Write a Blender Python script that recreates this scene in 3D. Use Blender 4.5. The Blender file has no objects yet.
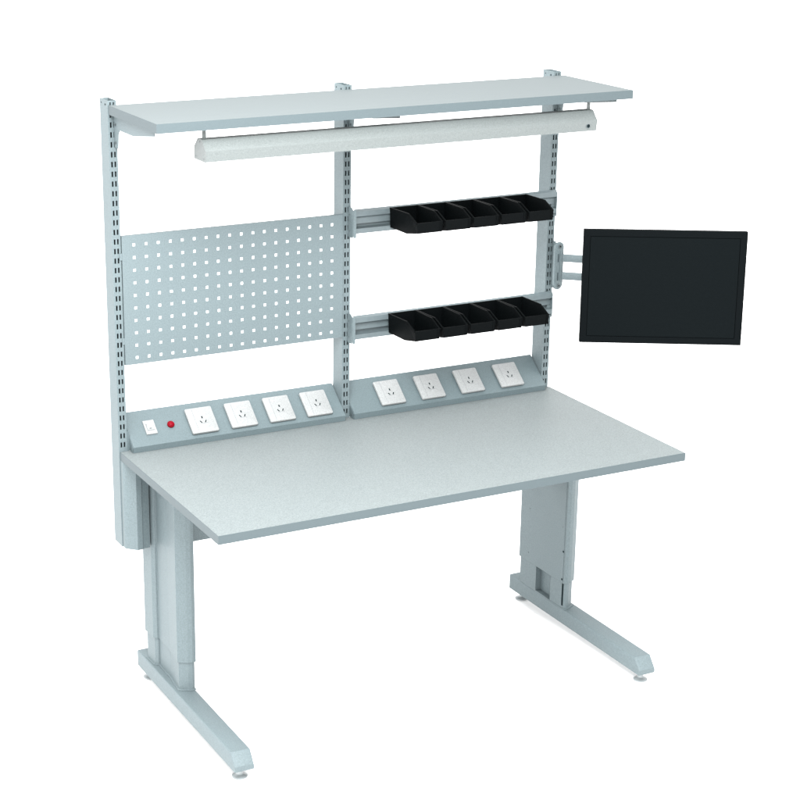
import bpy, bmesh, math
from mathutils import Vector, Matrix

sc = bpy.context.scene
col = sc.collection

# ------------------------------------------------------------------ camera
R = Vector((0.89449964, -0.44704795, 0.00430521))
U = Vector((0.1347578, 0.27879427, 0.95084914))
F = Vector((0.42627542, 0.84995405, -0.30962457))
cam = bpy.data.objects.new("camera", bpy.data.cameras.new("camera"))
col.objects.link(cam)
m3 = Matrix((R, U, -F)).transposed()
cam.matrix_world = Matrix.Translation((-1.6963677, -4.02505636, 2.54507269)) @ m3.to_4x4()
cam.data.sensor_width = 36
cam.data.lens = 36 * 1803.6032 / 800
cam.data.shift_x = 0.087946
cam.data.shift_y = 0.012537
cam.data.clip_start = 0.05
cam.data.clip_end = 500
sc.camera = cam

# ------------------------------------------------------------------ studio light (a soft white dome, brightest overhead)
world = bpy.data.worlds.new("World")
sc.world = world
world.use_nodes = True
wn, wl = world.node_tree.nodes, world.node_tree.links
wn.clear()
tc = wn.new("ShaderNodeTexCoord")
sep = wn.new("ShaderNodeSeparateXYZ")
wl.new(tc.outputs["Generated"], sep.inputs[0])


def wmath(op, a, b=0.0, clamp=False):
    n = wn.new("ShaderNodeMath")
    n.operation = op
    n.use_clamp = clamp
    for i, v in enumerate((a, b)):
        if isinstance(v, (int, float)):
            n.inputs[i].default_value = v
        else:
            wl.new(v, n.inputs[i])
    return n.outputs[0]


left = wmath("MAXIMUM", wmath("MULTIPLY", sep.outputs["X"], -1.0), 0.0)
KEY = Vector((-0.10, -0.05, 0.99)).normalized()      # large soft overhead light, a little to the left and front
front = wmath("MAXIMUM", wmath("MULTIPLY", sep.outputs["Y"], -1.0), 0.0)
dot = wmath("ADD", wmath("ADD", wmath("MULTIPLY", sep.outputs["X"], KEY.x), wmath("MULTIPLY", sep.outputs["Y"], KEY.y)), wmath("MULTIPLY", sep.outputs["Z"], KEY.z))
low = wmath("POWER", wmath("SUBTRACT", 1.0, wmath("ABSOLUTE", sep.outputs["Z"])), 2.0)
key = wmath("POWER", wmath("MAXIMUM", dot, 0.0), 10.0)
lum = wmath("ADD", wmath("MULTIPLY", key, 10.5), 1.9)
lum = wmath("ADD", lum, wmath("MULTIPLY", wmath("MULTIPLY", left, low), 5.5))
lum = wmath("ADD", lum, wmath("MULTIPLY", front, 1.6))
bg = wn.new("ShaderNodeBackground")
bg.inputs["Color"].default_value = (1, 1, 1, 1)
wl.new(lum, bg.inputs["Strength"])
wo = wn.new("ShaderNodeOutputWorld")
wl.new(bg.outputs[0], wo.inputs[0])

# studio softbox in front of the bench, high on the left
sb = bpy.data.lights.new("softbox", 'AREA')
sb.shape = 'DISK'
sb.size = 1.5
sb.energy = 220
so = bpy.data.objects.new("softbox", sb)
col.objects.link(so)
so.location = (-0.35, -1.20, 2.85)
so.rotation_euler = (Vector((0.55, 0.35, 0.8)) - so.location).to_track_quat('-Z', 'Y').to_euler()

sc.view_settings.view_transform = 'Standard'
sc.view_settings.look = 'None'
sc.view_settings.exposure = 0.0
sc.view_settings.gamma = 1.0
sc.render.engine = 'CYCLES'
sc.cycles.max_bounces = 8


# ------------------------------------------------------------------ materials
def material(name, base, rough=0.5, spec=0.25, speck=0.0, speck_scale=420.0, bump=0.0, bump_scale=500.0, metal=0.0, mottle=0.0):
    m = bpy.data.materials.new(name)
    m.use_nodes = True
    n, l = m.node_tree.nodes, m.node_tree.links
    b = n["Principled BSDF"]
    b.inputs["Base Color"].default_value = (*base, 1)
    b.inputs["Roughness"].default_value = rough
    b.inputs["Specular IOR Level"].default_value = spec
    b.inputs["Metallic"].default_value = metal
    t = n.new("ShaderNodeTexCoord")
    if speck or mottle:
        nz = n.new("ShaderNodeTexNoise")
        nz.inputs["Scale"].default_value = speck_scale
        nz.inputs["Detail"].default_value = 2.0
        l.new(t.outputs["Object"], nz.inputs["Vector"])
        mr = n.new("ShaderNodeMapRange")
        mr.inputs["From Min"].default_value = 0.3
        mr.inputs["From Max"].default_value = 0.7
        mr.inputs["To Min"].default_value = 1 - speck
        mr.inputs["To Max"].default_value = 1 + speck
        l.new(nz.outputs["Fac"], mr.inputs["Value"])
        n2 = n.new("ShaderNodeTexNoise")
        n2.inputs["Scale"].default_value = 9.0
        n2.inputs["Detail"].default_value = 3.0
        l.new(t.outputs["Object"], n2.inputs["Vector"])
        m2 = n.new("ShaderNodeMapRange")
        m2.inputs["To Min"].default_value = 1 - mottle
        m2.inputs["To Max"].default_value = 1 + mottle
        l.new(n2.outputs["Fac"], m2.inputs["Value"])
        mul = n.new("ShaderNodeMath")
        mul.operation = 'MULTIPLY'
        l.new(mr.outputs[0], mul.inputs[0])
        l.new(m2.outputs[0], mul.inputs[1])
        vm = n.new("ShaderNodeVectorMath")
        vm.operation = 'SCALE'
        vm.inputs[0].default_value = base
        l.new(mul.outputs[0], vm.inputs["Scale"])
        l.new(vm.outputs[0], b.inputs["Base Color"])
    if bump:
        nb = n.new("ShaderNodeTexNoise")
        nb.inputs["Scale"].default_value = bump_scale
        nb.inputs["Detail"].default_value = 2.0
        l.new(t.outputs["Object"], nb.inputs["Vector"])
        bp = n.new("ShaderNodeBump")
        bp.inputs["Strength"].default_value = bump
        bp.inputs["Distance"].default_value = 0.001
        l.new(nb.outputs["Fac"], bp.inputs["Height"])
        l.new(bp.outputs[0], b.inputs["Normal"])
    return m


PAINT = (0.083, 0.106, 0.1125)
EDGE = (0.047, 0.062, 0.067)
M = dict(
    paint=material("powder_coat", PAINT, 0.55, 0.25, speck=0.14, speck_scale=300, bump=0.3, mottle=0.02),
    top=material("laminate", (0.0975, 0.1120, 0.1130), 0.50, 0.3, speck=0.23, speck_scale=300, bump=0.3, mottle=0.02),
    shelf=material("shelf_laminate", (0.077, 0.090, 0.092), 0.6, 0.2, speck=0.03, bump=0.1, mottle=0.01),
    panel=material("panel_dark_grey", (0.062, 0.083, 0.089), 0.5, 0.3, speck=0.12, speck_scale=300, bump=0.3),  # powder coat tone taken darker for the power panels
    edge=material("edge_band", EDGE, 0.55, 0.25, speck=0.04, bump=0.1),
    zinc=material("galvanised_rail", (0.070, 0.089, 0.095), 0.4, 0.4, speck=0.05, speck_scale=60, bump=0.1),
    lamp=material("lamp_enamel", (0.086, 0.097, 0.096), 0.38, 0.35, speck=0.14, speck_scale=330, bump=0.6, bump_scale=360),
    white=material("white_plastic", (0.172, 0.180, 0.180), 0.4, 0.3, speck=0.16, speck_scale=330, bump=0.3),
    seam=material("plastic_seam", (0.085, 0.095, 0.098), 0.6, 0.1),
    hole=material("dark_opening", (0.006, 0.010, 0.011), 0.8, 0.0),
    slotgrey=material("shaded_slot", (0.026, 0.036, 0.040), 0.7, 0.1),
    black=material("black_polypropylene", (0.0015, 0.0020, 0.0022), 0.5, 0.022, speck=0.03, bump=0.1),
    bezel=material("monitor_bezel", (0.0018, 0.0026, 0.0030), 0.55, 0.018),
    screen=material("monitor_screen", (0.0020, 0.0030, 0.0034), 0.4, 0.018),
    groove=material("monitor_groove", (0.0013, 0.0018, 0.0020), 0.6, 0.0),
    chrome=material("zinc_foot", (0.19, 0.21, 0.215), 0.3, 0.6, metal=0.2),
    screw=material("steel_screw", (0.075, 0.09, 0.095), 0.35, 0.6, metal=0.6),
    red=material("red_lens", (0.115, 0.0012, 0.006), 0.4, 0.05),
    red2=material("red_ring", (0.10, 0.001, 0.004), 0.4, 0.05),
    floor=material("white_sweep_floor", (0.76, 0.76, 0.76), 0.8, 0.1),
)


# ------------------------------------------------------------------ mesh helpers
class MB:
    def __init__(self):
        self.bm = bmesh.new()
        self.mats = []

    def mi(self, m):
        if m not in self.mats:
            self.mats.append(m)
        return self.mats.index(m)

    def add(self, bm2, mat, mw=None):
        if mw is not None:
            bm2.transform(mw)
        i = self.mi(mat)
        bmesh.ops.recalc_face_normals(bm2, faces=bm2.faces[:])
        for f in bm2.faces:
            f.material_index = i
        me = bpy.data.meshes.new("t")
        bm2.to_mesh(me)
        bm2.free()
        self.bm.from_mesh(me)
        bpy.data.meshes.remove(me)

    def box(self, a, b, mat, bev=0.0, mw=None):
        bm = bmesh.new()
        bmesh.ops.create_cube(bm, size=1)
        a, b = Vector(a), Vector(b)
        bmesh.ops.scale(bm, vec=b - a, verts=bm.verts)
        bmesh.ops.translate(bm, vec=(a + b) / 2, verts=bm.verts)
        if bev:
            bmesh.ops.bevel(bm, geom=bm.edges[:], offset=bev, segments=2, profile=0.5, affect='EDGES')
        self.add(bm, mat, mw)

    def prism(self, pts, axis, a, b, mat, bev=0.0, mw=None, closed=True):
        """pts are 2-D in the two other axes (in x,y,z order), pushed from a to b along axis"""
        bm = bmesh.new()

        def v(p, t):
            q = [p[0], p[1]]
            q.insert(axis, t)
            return bm.verts.new(q)
        A = [v(p, a) for p in pts]
        B = [v(p, b) for p in pts]
        n = len(pts)
        for i in range(n if closed else n - 1):
            j = (i + 1) % n
            bm.faces.new((A[i], A[j], B[j], B[i]))
        if closed:
            bm.faces.new(A)
            bm.faces.new(B)
        bmesh.ops.recalc_face_normals(bm, faces=bm.faces[:])
        if bev:
            bmesh.ops.bevel(bm, geom=bm.edges[:], offset=bev, segments=2, profile=0.5, affect='EDGES')
        self.add(bm, mat, mw)

    def strip(self, pts, axis, a, b, th, mat):
        """an open folded sheet of thickness th along the 2-D path pts"""
        P = [Vector(p) for p in pts]
        off = []
        for i, p in enumerate(P):
            ns = []
            for q0, q1 in ((i - 1, i), (i, i + 1)):
                if 0 <= q0 and q1 < len(P):
                    d = (P[q1] - P[q0]).normalized()
                    ns.append(Vector((-d.y, d.x)))
            n = ns[0] if len(ns) == 1 else (ns[0] + ns[1]).normalized() / max(0.35, math.cos(ns[0].angle(ns[1]) / 2))
            off.append(p + n * th)
        self.prism([tuple(p) for p in P] + [tuple(p) for p in reversed(off)], axis, a, b, mat)

    def plate(self, us, vs, solid, th, mat, mw):
        """sheet in the local XY plane with missing cells, th thick towards +Z"""
        bm = bmesh.new()
        g = {}

        def gv(i, j):
            if (i, j) not in g:
                g[(i, j)] = bm.verts.new((us[i], vs[j], 0))
            return g[(i, j)]
        for i in range(len(us) - 1):
            for j in range(len(vs) - 1):
                if solid(i, j):
                    bm.faces.new((gv(i, j), gv(i + 1, j), gv(i + 1, j + 1), gv(i, j + 1)))
        r = bmesh.ops.extrude_face_region(bm, geom=bm.faces[:])
        bmesh.ops.translate(bm, vec=(0, 0, th), verts=[e for e in r["geom"] if isinstance(e, bmesh.types.BMVert)])
        self.add(bm, mat, mw)

    def cyl(self, c, r, h, mat, axis='Z', seg=24, r2=None, mw=None):
        bm = bmesh.new()
        bmesh.ops.create_cone(bm, cap_ends=True, segments=seg, radius1=r, radius2=r if r2 is None else r2, depth=h)
        rot = {'Z': Matrix(), 'X': Matrix.Rotation(math.pi / 2, 4, 'Y'), 'Y': Matrix.Rotation(-math.pi / 2, 4, 'X')}[axis]
        bm.transform(Matrix.Translation(c) @ rot)
        self.add(bm, mat, mw)

    def lathe(self, prof, mat, c=(0, 0, 0), seg=40, mw=None):
        bm = bmesh.new()
        vs = [bm.verts.new((r, 0, z)) for r, z in prof]
        es = [bm.edges.new((vs[i], vs[i + 1])) for i in range(len(vs) - 1)]
        bmesh.ops.spin(bm, geom=vs + es, cent=(0, 0, 0), axis=(0, 0, 1), angle=math.tau, steps=seg)
        bmesh.ops.remove_doubles(bm, verts=bm.verts[:], dist=1e-6)
        bmesh.ops.translate(bm, vec=c, verts=bm.verts)
        self.add(bm, mat, mw)

    def build(self, name, parent=None, smooth=False, label=None):
        me = bpy.data.meshes.new(name)
        self.bm.to_mesh(me)
        self.bm.free()
        for m in self.mats:
            me.materials.append(M[m])
        if smooth:
            for p in me.polygons:
                p.use_smooth = True
            me.set_sharp_from_angle(angle=math.radians(35))
        o = bpy.data.objects.new(name, me)
        col.objects.link(o)
        if parent is not None:
            o.parent = parent
        if label:
            o["label"] = label
        return o


def ring_band(b, x0, y0, x1, y1, z0, z1, t, mat):
    """strip glued round the four edges of a board"""
    b.box((x0, y0, z0), (x1, y0 + t, z1), mat)
    b.box((x0, y1 - t, z0), (x1, y1, z1), mat)
    b.box((x0, y0 + t, z0), (x0 + t, y1 - t, z1), mat)
    b.box((x1 - t, y0 + t, z0), (x1, y1 - t, z1), mat)


def thing(name, label, cat, loc=(0, 0, 0), group=None):
    o = bpy.data.objects.new(name, None)
    col.objects.link(o)
    o.location = loc
    o.empty_display_size = 0.1
    o["label"] = label
    o["category"] = cat
    if group:
        o["group"] = group
    return o


# ------------------------------------------------------------------ floor
fl = MB()
fl.box((-60, -60, -0.1), (60, 60, 0), "floor")
fo = fl.build("floor")
fo["kind"] = "structure"
fo["label"] = "plain white studio floor under the workbench"
fo["category"] = "floor"

# ------------------------------------------------------------------ workbench
W, D, H, T = 1.5, 0.7335, 0.779, 0.0252
CW, CD = 0.026, 0.0627
ZT = 1.810
bench = thing("workbench", "light grey industrial workbench with uprights, overhead shelf, perforated panel and socket strips", "workbench")

b = MB()
b.box((0.0009, 0.0009, H - T), (W - 0.0009, D - 0.0009, H), "top")
desk = b.build("desktop", bench, label="light grey speckled rectangular desktop")
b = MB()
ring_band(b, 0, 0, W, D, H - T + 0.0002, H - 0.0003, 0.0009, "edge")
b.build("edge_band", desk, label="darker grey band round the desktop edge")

# overhead shelf with its brackets
SX0, SX1, SY0 = -0.001, 1.506, 0.3675
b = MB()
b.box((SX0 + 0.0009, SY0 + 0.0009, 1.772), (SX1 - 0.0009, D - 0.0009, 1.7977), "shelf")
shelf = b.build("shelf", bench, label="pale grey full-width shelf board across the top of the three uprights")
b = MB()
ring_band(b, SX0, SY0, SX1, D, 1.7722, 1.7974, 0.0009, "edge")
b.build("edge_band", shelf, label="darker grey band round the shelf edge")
COLX = (-0.003, 0.7326, 1.4685)
for cx in COLX:
    b = MB()
    x = cx + 0.0165
    pts = [(0.7325, 1.7715), (0.7325, 1.680), (0.708, 1.680), (0.702, 1.722), (0.690, 1.733), (0.58, 1.733), (0.423, 1.756), (0.423, 1.7715)]
    b.prism(pts, 0, x, x + 0.003, "paint")
    b.prism([(0.425, 1.7690), (0.425, 1.7712), (0.70, 1.7712), (0.70, 1.7690)], 0, x + 0.003, x + 0.022, "paint")
    for yy, zz in ((0.719, 1.695), (0.719, 1.745)):
        b.cyl((x - 0.0004, yy, zz), 0.004, 0.002, "screw", 'X', 12)
    b.build("shelf_bracket", shelf)

# three slotted uprights
PITCH = 0.02772
slots = [1.604 + PITCH * k for k in range(-29, 8)]
for k, cx in enumerate(COLX):
    zb = 0.4793
    us = [0, 0.0056, 0.0106, 0.0153, 0.0203, CW]
    vs = [zb]
    hole_rows = set()
    for s in slots:
        lo, hi = s - 0.0078, min(s + 0.0078, ZT - 0.004)
        vs.append(lo)
        hole_rows.add(len(vs) - 1)
        vs.append(hi)
    vs.append(ZT)
    b = MB()
    mw = Matrix(((1, 0, 0, cx), (0, 0, 1, 0.734), (0, 1, 0, 0), (0, 0, 0, 1)))
    b.plate(us, vs, lambda i, j: not (i in (1, 3) and j in hole_rows), 0.0018, "paint", mw)
    y0, y1 = 0.734 + 0.0018, 0.734 + CD
    b.box((cx, y0, zb), (cx + 0.0018, y1, ZT), "paint")
    b.box((cx + CW - 0.0018, y0, zb), (cx + CW, y1, ZT), "paint")
    b.box((cx + 0.0018, y1 - 0.0018, zb), (cx + CW - 0.0018, y1, ZT), "paint")
    b.box((cx + 0.0018, y0, zb + 0.002), (cx + CW - 0.0018, y1 - 0.0018, zb + 0.004), "paint")
    b.cyl((cx - 0.0001, 0.752, 1.798), 0.0026, 0.0012, "hole", 'X', 14)
    b.cyl((cx - 0.0001, 0.783, 1.800), 0.0018, 0.0012, "hole", 'X', 14)
    up = b.build("upright", bench)

# brackets that clamp the uprights under the desktop
for cx, s in ((0.0, 1), (1.4915, -1)):
    b = MB()
    pts = [(0, 0.7330), (0, 0.716), (0.006, 0.708), (0.029, 0.685), (0.046, 0.687), (0.048, 0.690), (0.071, 0.694), (0.071, 0.7330)]
    pts = [(cx + s * px, py) for px, py in pts]
    b.prism(pts, 2, 0.4793, H - T - 0.0006, "paint")
    b.build("upright_cover", bench)

b = MB()
b.box((0.128, 0.595, 0.515), (1.434, 0.625, H - T - 0.0006), "paint", 0.0015)
b.build("cross_beam", bench)

# ------------------------------------------------------------------ pegboard with real square holes
PX0, PX1, PZ0, PZ1 = 0.0248, 0.7310, 1.0425, 1.4250
hs = 0.0041
us = [PX0]
hc = set()
for k in range(18):
    c = 0.0612 + 0.03722 * k
    us.append(c - hs)
    hc.add(len(us) - 1)
    us.append(c + hs)
us.append(PX1)
vs = [PZ0]
hr = set()
for k in range(10):
    c = 1.0625 + 0.0372 * k
    vs.append(c - hs)
    hr.add(len(vs) - 1)
    vs.append(c + hs)
vs.append(PZ1)
b = MB()
mw = Matrix(((1, 0, 0, 0), (0, 0, 1, 0.7300), (0, 1, 0, 0), (0, 0, 0, 1)))
b.plate(us, vs, lambda i, j: not (i in hc and j in hr), 0.0013, "paint", mw)
b.box((PX0, 0.7313, PZ1 - 0.0013), (PX1, 0.744, PZ1), "paint")
b.box((PX0, 0.7313, PZ0), (PX1, 0.744, PZ0 + 0.0013), "paint")
b.box((PX0, 0.7313, PZ0 + 0.0013), (PX0 + 0.0013, 0.744, PZ1 - 0.0013), "paint")
b.box((PX1 - 0.0013, 0.7313, PZ0 + 0.0013), (PX1, 0.744, PZ1 - 0.0013), "paint")
for zz in (1.105, 1.355):
    b.box((0.0175, 0.7312, zz), (0.0262, 0.7330, zz + 0.020), "paint")
b.build("pegboard", bench, label="grey perforated panel with rows of small square holes")

# ------------------------------------------------------------------ bin rails
def make_rail(dz, label):
    b = MB()
    x0, x1 = 0.7585, 1.4790
    path = [(0.716, 1.4405), (0.7045, 1.4357), (0.7035, 1.4205), (0.7115, 1.4185), (0.7165, 1.4140),
            (0.7165, 1.3955), (0.7270, 1.3945), (0.7270, 1.3850), (0.7035, 1.3832), (0.7035, 1.3680), (0.714, 1.3660)]
    b.strip([(y, z + dz) for y, z in path], 0, x0 + 0.0012, x1 - 0.0012, 0.0015, "zinc")
    r = b.build("bin_rail", bench, label=label)
    for s, (xp, xe) in enumerate(((0.7490, 0.7605), (1.4790, 1.4665))):
        b = MB()
        lo, hi = min(xp, xp + 0.002), max(xp, xp + 0.002)
        zc, yc = (1.4480, 0.7015) if s == 0 else (1.4395, 0.7050)
        b.prism([(0.7330, 1.356 + dz), (yc + 0.003, 1.356 + dz), (yc, 1.362 + dz), (yc, zc - 0.008 + dz), (0.712, zc + dz), (0.7330, zc + dz)], 0, lo, hi, "paint")
        if s == 0:
            b.box((hi, 0.7000, 1.356 + dz), (hi + 0.0095, 0.7015, 1.441 + dz), "paint")
        else:
            b.box((lo - 0.0105, 0.7190, 1.360 + dz), (lo, 0.7215, 1.438 + dz), "paint")
        for q in (1.375, 1.425):
            b.cyl((lo - 0.0002, 0.722, q + dz), 0.0022, 0.001, "screw", 'X', 12)
        b.build("rail_bracket", r)


make_rail(0.0, "upper steel rail holding the top row of black bins")
make_rail(-0.331, "lower steel rail holding the bottom row of black bins")

# ------------------------------------------------------------------ sloping power panels
A2, B2 = Vector((0.702, 0.797)), Vector((0.800, 0.876))
u2 = (B2 - A2).normalized()


def slope_matrix(x, s, off=0.0):
    """local X along the bench, Y up the slope, Z out of the slope"""
    n = Vector((-u2.y, u2.x))
    p = A2 + u2 * s + n * off
    return Matrix(((1, 0, 0, x), (0, u2.x, n.x, p.x), (0, u2.y, n.y, p.y), (0, 0, 0, 1)))


def rounded_rect(w, h, r, n=6):
    pts = []
    for cx, cy, a0 in ((w / 2 - r, h / 2 - r, 0), (-w / 2 + r, h / 2 - r, 90), (-w / 2 + r, -h / 2 + r, 180), (w / 2 - r, -h / 2 + r, 270)):
        for i in range(n + 1):
            a = math.radians(a0 + 90 * i / n)
            pts.append((cx + r * math.cos(a), cy + r * math.sin(a)))
    return pts


def slab(b, w, h, r, z0, z1, edge, mat, mw):
    """rounded rectangular plate with a softened front rim"""
    bm = bmesh.new()
    rings = []
    for inset, z in ((0, z0), (0, z1 - edge), (edge * 0.3, z1 - edge * 0.3), (edge, z1)):
        rings.append([bm.verts.new((x, y, z)) for x, y in rounded_rect(w - 2 * inset, h - 2 * inset, max(r - inset, 0.0006))])
    n = len(rings[0])
    for a, c in zip(rings, rings[1:]):
        for i in range(n):
            j = (i + 1) % n
            bm.faces.new((a[i], a[j], c[j], c[i]))
    bm.faces.new(rings[0])
    bm.faces.new(rings[-1])
    b.add(bm, mat, mw)


def make_socket(panel, x0):
    b = MB()
    mw = slope_matrix(x0 + 0.0430, 0.0560)
    mt = mw @ Matrix.Translation((0, 0, 0.0023))
    b.box((-0.039, -0.040, 0.0002), (0.039, 0.041, 0.0042), "panel", 0, mw)
    slab(b, 0.0855, 0.0895, 0.005, 0.0040, 0.0108, 0.0022, "white", mw)
    # seam between the blank strip and the outlet module, and the shutter line
    b.box((-0.0222, -0.040, 0.0083), (-0.0215, 0.040, 0.0086), "seam", 0, mt)
    b.box((-0.0075, -0.0135, 0.0083), (0.0145, -0.0127, 0.0086), "seam", 0, mt)
    for px, py, ang, ww, hh in ((0.0025, 0.0080, 0, 0.0038, 0.0076), (-0.0054, -0.0076, 32, 0.0031, 0.0088), (0.0098, -0.0076, -32, 0.0031, 0.0088)):
        m2 = mt @ Matrix.Translation((px, py, 0)) @ Matrix.Rotation(math.radians(ang), 4, 'Z')
        b.box((-ww / 2, -hh / 2, 0.0080), (ww / 2, hh / 2, 0.0088), "hole", 0, m2)
    return b.build("power_socket", panel, smooth=True)


def make_panel(x0, x1, starts, label):
    b = MB()
    prof = [(0.7040, H + 0.0004), (0.7020, 0.7970), (0.7985, 0.8748), (0.8020, 0.8755), (0.8040, 0.8735), (0.8040, H + 0.0004)]
    b.prism(prof, 0, x0 + 0.0015, x1 - 0.0015, "panel")
    r = b.build("power_panel", bench, label=label)
    for xa, xb in ((x0, x0 + 0.0014), (x1 - 0.0014, x1)):
        b = MB()
        ins = [(0.7060, H + 0.0006), (0.7042, 0.7962), (0.7985, 0.8722), (0.8020, 0.8715), (0.8020, H + 0.0006)]
        b.prism(ins, 0, xa, xb, "panel")
        for yy, zz in ((0.722, 0.790), (0.775, 0.835)):
            b.cyl((xa if xa == x0 else xb, yy, zz), 0.003, 0.0016, "screw", 'X', 14)
        gap = (xa - 0.0068, xa) if xa == 0.0300 else ((xb, xb + 0.0010) if xa > x0 else (xa - 0.0013, xa))
        b.box((gap[0], 0.7338, H - 0.020), (gap[1], 0.7385, 0.838), "panel")
        b.build("end_cap", r)
    for s in starts:
        make_socket(r, s)
    return r


p1 = make_panel(0.0300, 0.7315, (0.2215, 0.3495, 0.4770, 0.6035), "sloping grey strip at the left back with switch, red lamp and four white sockets")
p2 = make_panel(0.7600, 1.4670, (0.8615, 1.0060, 1.1515, 1.3000), "sloping grey strip at the right back with four white sockets")
b = MB()
mw = slope_matrix(0.1013, 0.0608)
slab(b, 0.0350, 0.0490, 0.0015, 0.0002, 0.0045, 0.0012, "white", mw)
b.prism([(-0.0105, 0.0046), (-0.0105, 0.0052), (0, 0.0046 + 0.0006), (0.0105, 0.0085), (0.0105, 0.0046)], 0, -0.0095, 0.0095, "white",
        0, mw @ Matrix(((1, 0, 0, 0), (0, 1, 0, 0), (0, 0, 1, 0), (0, 0, 0, 1))))
b.box((-0.0112, -0.0120, 0.0044), (0.0112, -0.0106, 0.0048), "seam", 0, mw)
b.box((-0.0112, 0.0106, 0.0044), (0.0112, 0.0114, 0.0048), "seam", 0, mw)
b.box((-0.0112, -0.0106, 0.0044), (-0.0104, 0.0106, 0.0048), "seam", 0, mw)
b.box((-0.0032, -0.0066, 0.0050), (0.0032, -0.0040, 0.0058), "screw", 0, mw)
b.build("rocker_switch", p1, label="small white rocker switch")
b = MB()
mw = slope_matrix(0.1671, 0.0600)
b.lathe([(0.0, 0.0002), (0.0108, 0.0002), (0.0112, 0.0050), (0.0100, 0.0070), (0.0078, 0.0074)], "red2", mw=mw, seg=32)
b.lathe([(0.0078, 0.0068), (0.0070, 0.0086), (0.0040, 0.0102), (0.0, 0.0108)], "red", mw=mw, seg=32)
b.build("indicator_lamp", p1, smooth=True, label="round red indicator lamp")

# ------------------------------------------------------------------ legs
LEG = [(0.074, 0.768), (0.0765, 0.704), (0.0845, 0.6915), (0.0905, 0.6905), (0.0880, 0.600), (0.0780, 0.512), (0.1040, 0.494), (0.1180, 0.490), (0.1300, 0.494), (0.1300, 0.768)]
INN = [(0.0795, 0.763), (0.0820, 0.706), (0.0890, 0.6960), (0.0938, 0.6950), (0.0930, 0.603), (0.0830, 0.516), (0.1070, 0.499), (0.1190, 0.496), (0.1265, 0.499)]


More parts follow.
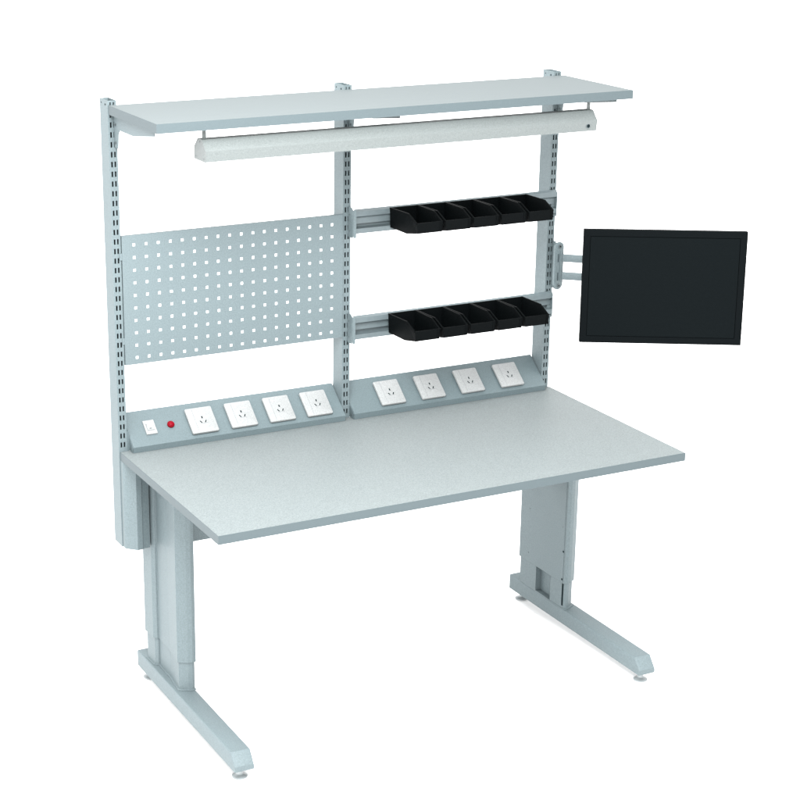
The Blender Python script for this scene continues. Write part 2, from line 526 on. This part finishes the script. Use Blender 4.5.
def make_leg(mirror, label):
    fx = (lambda x: 1.5615 - x) if mirror else (lambda x: x)

    def bx(b, a, c, mat, bev=0.0):
        xa, xb = sorted((fx(a[0]), fx(c[0])))
        b.box((xa, a[1], a[2]), (xb, c[1], c[2]), mat, bev)
    b = MB()
    b.prism([(fx(x), y) for x, y in LEG], 2, 0.176, H - T - 0.0008, "paint", 0.0012)
    leg = b.build("leg", bench, label=label)
    # inner telescoping column, open on the cable side
    b = MB()
    zt = 0.1755
    inner = [(x, y) for x, y in INN]
    path = inner + [(0.1265, 0.578)]
    P = [(fx(x), y) for x, y in path]
    bm = bmesh.new()
    outer = P
    lo = [bm.verts.new((x, y, 0.0842)) for x, y in outer]
    hi = [bm.verts.new((x, y, zt)) for x, y in outer]
    for i in range(len(outer) - 1):
        bm.faces.new((lo[i], lo[i + 1], hi[i + 1], hi[i]))
    b.add(bm, "paint")
    bx(b, (0.0810, 0.7615, 0.0842), (0.1265, 0.7630, zt), "paint")
    bx(b, (0.1250, 0.666, 0.0842), (0.1265, 0.7614, zt), "paint")
    # added slanted plate and side wall, shaping the shade fade inside the window
    b.prism([(fx(0.1060), 0.6700), (fx(0.1045), 0.6700), (fx(0.1045), 0.6100), (fx(0.1247), 0.5790), (fx(0.1262), 0.5790), (fx(0.1060), 0.6110)], 2, 0.0845, zt - 0.001, "paint")
    bx(b, (0.1061, 0.6662, 0.0845), (0.1249, 0.6677, zt - 0.001), "paint")
    b.build("inner_column", leg)
    # cover on the inside face with its screws and the adjusting slot
    b = MB()
    bx(b, (0.1302, 0.5010, 0.178), (0.1312, 0.698, H - T - 0.001), "paint", 0.0004)
    for yy, zz in ((0.712, 0.366), (0.712, 0.208), (0.514, 0.371)):
        b.cyl((fx(0.1312 if yy < 0.6 else 0.1302), yy, zz), 0.0022, 0.0016, "screw", 'X', 14)
    b.build("cover_panel", leg)
    b = MB()
    bx(b, (0.1256, 0.5010, 0.096), (0.1275, 0.5085, 0.1770), "hole")
    b.build("adjusting_slot", leg)
    for yy, zz in ((0.5045, 0.288), (0.5055, 0.190)):
        b = MB()
        b.cyl((fx(0.1311), yy, zz), 0.0038, 0.0008, "hole", 'X', 14)
        b.build("bolt_hole", leg)
    # foot bar: long bevelled tube
    b = MB()
    xl, xr, z0, z1 = 0.068, 0.127, 0.0335, 0.084
    side = [(0.070, z0), (0.070, 0.0500), (0.097, z1), (0.826, z1), (0.826, z0)]
    bm = bmesh.new()
    A = [bm.verts.new((fx(xl), y, z)) for y, z in side]
    B = [bm.verts.new((fx(xr), y, z)) for y, z in side]
    n = len(side)
    fs = [bm.faces.new((A[i], A[(i + 1) % n], B[(i + 1) % n], B[i])) for i in range(n)]
    bm.faces.new(A)
    bm.faces.new(B)
    bmesh.ops.recalc_face_normals(bm, faces=bm.faces[:])
    es = [e for e in bm.edges if abs(e.verts[0].co.x - e.verts[1].co.x) < 1e-6 and min(v.co.z for v in e.verts) > 0.045]
    bmesh.ops.bevel(bm, geom=es, offset=0.004, segments=3, profile=0.5, affect='EDGES')
    b.add(bm, "paint")
    # weld flange where the column meets the bar
    fl = [(x + (-0.0055 if x < 0.10 else 0.002), y + (0.006 if y > 0.72 else (-0.006 if y < 0.52 else 0))) for x, y in INN]
    b.prism([(fx(x), y) for x, y in fl] + [(fx(0.1262), 0.768)], 2, 0.0841, 0.0872, "paint", 0.0008)
    foot = b.build("foot_bar", leg, smooth=True)
    for yy in (0.103, 0.792):
        b = MB()
        cx = fx(0.0965)
        b.lathe([(0.0, 0.0002), (0.0205, 0.0002), (0.0222, 0.0018), (0.0218, 0.0040), (0.0190, 0.0058), (0.0115, 0.0088), (0.0090, 0.0125), (0.0078, 0.0200),
                 (0.0078, 0.0250)], "chrome", (cx, yy, 0))
        b.lathe([(0.0125, 0.0210), (0.0125, 0.0330), (0.0, 0.0330)], "chrome", (cx, yy, 0), seg=6)
        b.lathe([(0.0, 0.0210), (0.0125, 0.0210)], "chrome", (cx, yy, 0), seg=6)
        b.build("levelling_foot", leg, smooth=True)


make_leg(False, "left telescopic leg seen from its grooved outer side")
make_leg(True, "right telescopic leg seen from its flat inner side with cover and slot")

# ------------------------------------------------------------------ hanging lamp
lamp = thing("hanging_lamp", "long white batten lamp hanging on two hooks under the shelf", "lamp", (0.765, 0.42, 1.684))
b = MB()
o = Matrix.Translation((-0.765, -0.42, -1.684))
prof = [(0.3820, 1.6840), (0.3775, 1.7140), (0.4020, 1.7420), (0.4320, 1.7420), (0.4560, 1.7180), (0.4570, 1.6840)]
b.prism(prof, 0, 0.1425, 1.3875, "lamp", 0.0, o)
b.build("lamp_housing", lamp)
for xa, xb in ((0.1400, 0.1424), (1.3876, 1.3900)):
    b = MB()
    cap = [(y + (0.0006 if y > 0.42 else -0.0006), z + (0.0006 if z > 1.70 else -0.0004)) for y, z in prof]
    b.prism(cap, 0, xa, xb, "lamp", 0.0004, o)
    xs = xa if xa < 0.5 else xb
    for yy, zz in ((0.391, 1.692), (0.449, 1.692), (0.417, 1.735)):
        b.cyl((xs, yy, zz), 0.0018, 0.0012, "screw", 'X', 12, mw=o)
    b.build("end_cap", lamp)
for xh in (0.152, 1.382):
    b = MB()
    b.box((xh - 0.0060, 0.4135, 1.7422), (xh + 0.0060, 0.4163, 1.7600), "lamp", 0.0004, o)
    b.lathe([(0.0, 1.7600), (0.0052, 1.7600), (0.0056, 1.7640), (0.0036, 1.7705), (0.0, 1.7712)], "lamp", (xh, 0.4149, 0), 16, o)
    b.build("hook", lamp, smooth=True)
b = MB()
fn = Vector((0, -0.989, -0.148))
b.cyl((1.3590, 0.3793, 1.6995), 0.0078, 0.0012, "screw", 'Y', 6, mw=o)
b.cyl((1.3600, 0.3791, 1.6995), 0.0052, 0.0014, "hole", 'Y', 18, mw=o)
b.build("switch_hole", lamp)

# ------------------------------------------------------------------ bins
BW = 0.0940


def make_bin():
    """open-front stacking bin; origin at its lower back left corner"""
    root = bpy.data.objects.new("storage_bin", None)
    col.objects.link(root)
    b = MB()
    # (y, z_top, z_bottom, left x, right x), origin at (back, bottom)
    st = [(0.000, 0.0610, 0.0000, 0.0000, 0.0940), (-0.100, 0.0632, 0.0000, 0.0008, 0.0905),
          (-0.115, 0.0635, 0.0030, 0.0010, 0.0898), (-0.163, 0.0430, 0.0122, 0.0020, 0.0885)]
    th = 0.0022
    bm = bmesh.new()

    def ring(y, zt, zb, xl, xr, i):
        return [bm.verts.new(p) for p in ((xl + 0.002 * 0, y, zt), (xl + 0.0025, y, zb), (xr - 0.0025, y, zb), (xr, y, zt),
                                          (xr - th, y, zt), (xr - 0.0025 - th, y, zb + th), (xl + 0.0025 + th, y, zb + th), (xl + th, y, zt))]
    rs = [ring(*s, i) for i, s in enumerate(st)]
    for a, c in zip(rs, rs[1:]):
        for i in range(8):
            if i == 3 + 0:
                pass
            j = (i + 1) % 8
            bm.faces.new((a[i], a[j], c[j], c[i]))
    for r in (rs[0], rs[-1]):
        bm.faces.new((r[0], r[1], r[6], r[7]))
        bm.faces.new((r[1], r[2], r[5], r[6]))
        bm.faces.new((r[2], r[3], r[4], r[5]))
    bmesh.ops.recalc_face_normals(bm, faces=bm.faces[:])
    b.add(bm, "black")
    # rolled rims along the side walls
    for xs in (0, 1):
        for (s0, s1) in zip(st, st[1:]):
            x0 = s0[3] if xs == 0 else s0[4]
            x1 = s1[3] if xs == 0 else s1[4]
            r0, r1 = Vector((x0, s0[0], s0[1])), Vector((x1, s1[0], s1[1]))
            bm = bmesh.new()
            sg = -1 if xs == 0 else 1
            vs = []
            for p in (r0, r1):
                for dx, dz in ((0, -0.0030), (sg * 0.0014, -0.0030), (sg * 0.0014, 0.0008), (-sg * 0.0026, 0.0008), (-sg * 0.0026, -0.0002)):
                    vs.append(bm.verts.new((p.x + dx, p.y, p.z + dz)))
            for i in range(5):
                j = (i + 1) % 5
                bm.faces.new((vs[i], vs[j], vs[5 + j], vs[5 + i]))
            bm.faces.new(vs[:5])
            bm.faces.new(vs[5:])
            b.add(bm, "black")
    # back wall and the hook lip over the rail
    b.prism([(0.0022, 0.0005), (0.0918, 0.0005), (0.0940, 0.0612), (0.0, 0.0612)], 1, -0.0022, 0.0008, "black")
    b.box((0.0100, -0.0001, 0.0560), (0.0840, 0.0032, 0.0606), "black")
    body = b.build("bin_body", root, smooth=False)
    # front wall: label frame with two ribs
    b = MB()
    b.prism([(0.0045, 0.0122), (0.0860, 0.0122), (0.0885, 0.0436), (0.0020, 0.0436)], 1, -0.1650, -0.1626, "black")
    b.prism([(0.0795, 0.0124), (0.0820, 0.0124), (0.0835, 0.0432), (0.0808, 0.0432)], 1, -0.1664, -0.1649, "black")
    b.prism([(0.0850, 0.0122), (0.0866, 0.0122), (0.0893, 0.0438), (0.0876, 0.0438)], 1, -0.1662, -0.1625, "black")
    b.build("bin_front", root)
    return root


proto = make_bin()
ORD = ("leftmost", "second from left", "middle", "fourth from left", "rightmost")
first = True
for dz, row, rn in ((0.0, "upper", "bins on the upper rail"), (-0.331, "lower", "bins on the lower rail")):
    for k in range(5):
        if first:
            t = proto
            first = False
        else:
            t = proto.copy()
            col.objects.link(t)
            for ch in list(proto.children):
                c = ch.copy()
                col.objects.link(c)
                c.parent = t
        t.location = (0.8745 + 0.0977 * k, 0.7000, 1.3780 + dz)
        note = {0: " beside bare rail", 1: "", 2: "", 3: "", 4: " before the right upright"}[k]
        t["label"] = ("black open-front plastic bin, %s on the %s rail%s" % (ORD[k], row, note)).strip()
        t["category"] = "storage bin"
        t["group"] = rn

# ------------------------------------------------------------------ monitor and its arm
yaw, tilt = math.radians(-29.98), 0.051
CX, CY, CZ = 1.7106, 0.435, 1.159
ax = Vector((math.cos(yaw), math.sin(yaw), 0))
nn = Vector((math.sin(yaw), -math.cos(yaw), 0))
up = (Vector((0, 0, 1)) * math.cos(tilt) - nn * -math.sin(tilt) * -1).normalized()
nf = ax.cross(up).normalized()      # out of the screen
if nf.dot(nn) < 0:
    nf.negate()
MM = Matrix((ax, up, nf)).transposed().to_4x4()
mon = thing("monitor", "black flat computer monitor, switched off, turned inwards on the right upright", "monitor", (CX, CY, CZ))
w, h = 0.508, 0.362
b = MB()
fr = 0.021
mwb = MM
# housing: frame of four bars round the recessed screen, then the shallow back shell
b.box((-w / 2, -h / 2, -0.022), (w / 2, h / 2, -0.0035), "bezel", 0.0012, mwb)
b.box((-w / 2, h / 2 - fr, -0.0034), (w / 2, h / 2, 0), "bezel", 0.0004, mwb)
b.box((-w / 2, -h / 2, -0.0034), (w / 2, -h / 2 + fr, 0), "bezel", 0.0004, mwb)
b.box((-w / 2, -h / 2 + fr, -0.0034), (-w / 2 + fr, h / 2 - fr, 0), "bezel", 0.0, mwb)
b.box((w / 2 - fr, -h / 2 + fr, -0.0034), (w / 2, h / 2 - fr, 0), "bezel", 0.0, mwb)
b.build("bezel", mon)
b = MB()
g = 0.0016
b.box((-w / 2 + fr + g, -h / 2 + fr + g, -0.0033), (w / 2 - fr - g, h / 2 - fr - g, -0.0008), "screen", 0.0, mwb)
b.box((-w / 2 + fr, -h / 2 + fr, -0.0034), (w / 2 - fr, h / 2 - fr, -0.0030), "groove", 0.0, mwb)
b.build("screen", mon)
b = MB()
b.box((-w * 0.36, -h * 0.34, -0.036), (w * 0.36, h * 0.34, -0.0222), "bezel", 0.004, mwb)
b.build("back_shell", mon)

arm = thing("support_arm", "grey steel arm with oval plate and two parallel bars carrying the monitor", "arm", (1.4945, 0.72, 1.195))
ai = Matrix.Translation((-1.4945, -0.72, -1.195))
b = MB()
# clamp hooked on the upright, then the oval swivel plate
b.box((1.4885, 0.7150, 1.118), (1.4905, 0.7328, 1.272), "paint", 0.0004, ai)
b.box((1.4680 + 0.0265, 0.700, 1.128), (1.4975, 0.762, 1.262), "paint", 0.0006, ai)
plate_m = ai @ Matrix.Translation((1.4885, 0.690, 1.197)) @ Matrix.Rotation(math.radians(12), 4, 'Z')


def stadium(w_, h_, n=14):
    r = w_ / 2
    pts = []
    for s, a0 in ((1, 0), (-1, 180)):
        for i in range(n + 1):
            a = math.radians(a0 + 180 * i / n)
            pts.append((r * math.cos(a), s * (h_ / 2 - r) + r * math.sin(a)))
    return pts


b.prism(stadium(0.040, 0.156), 1, 0.0, 0.0055, "paint", 0.0010, plate_m)
b.prism(stadium(0.030, 0.146), 1, 0.0056, 0.020, "paint", 0.0010, plate_m @ Matrix.Translation((0.007, 0, 0)))
b.box((0.0040, -0.0035, -0.050), (0.0075, -0.0001, 0.050), "paint", 0.0010, plate_m)
b.box((-0.0160, -0.0025, -0.052), (-0.0135, -0.0001, 0.052), "paint", 0.0008, plate_m)
for zz in (0.0265, -0.0345):
    b.box((-0.0065, -0.0006, zz - 0.0135), (-0.0020, 0.0004, zz + 0.0135), "slotgrey", 0, plate_m)
for zz in (0.064, -0.065):
    b.cyl((0.0010, -0.0012, zz), 0.0062, 0.0024, "screw", 'Y', 20, mw=plate_m)
    b.cyl((0.0010, -0.0026, zz), 0.0028, 0.0012, "hole", 'Y', 6, mw=plate_m)
b.build("wall_plate", arm, smooth=True)
p0 = Vector((1.5035, 0.6970, 0))
pe = Vector((1.7700, 0.4680, 0))
dr = (pe - p0).normalized()
sd = Vector((-dr.y, dr.x, 0))
L = (pe - p0).length
for zz in (1.2205, 1.1620):
    b = MB()
    mwa = ai @ Matrix(((dr.x, sd.x, 0, p0.x), (dr.y, sd.y, 0, p0.y), (0, 0, 1, zz), (0, 0, 0, 1)))
    b.box((0, -0.004, -0.0122), (L, 0.004, 0.0122), "paint", 0.001, mwa)
    b.build("arm_bar", arm, smooth=True)
b = MB()
back = Vector((CX, CY, CZ)) - nf * 0.0363
mwv = ai @ Matrix.Translation(back) @ MM
b.box((-0.055, -0.055, -0.004), (0.055, 0.055, -0.0002), "paint", 0.0006, mwv)
b.box((-0.010, -0.020, -0.016), (0.035, 0.075, -0.0042), "paint", 0.001, mwv)
b.build("mounting_plate", arm)
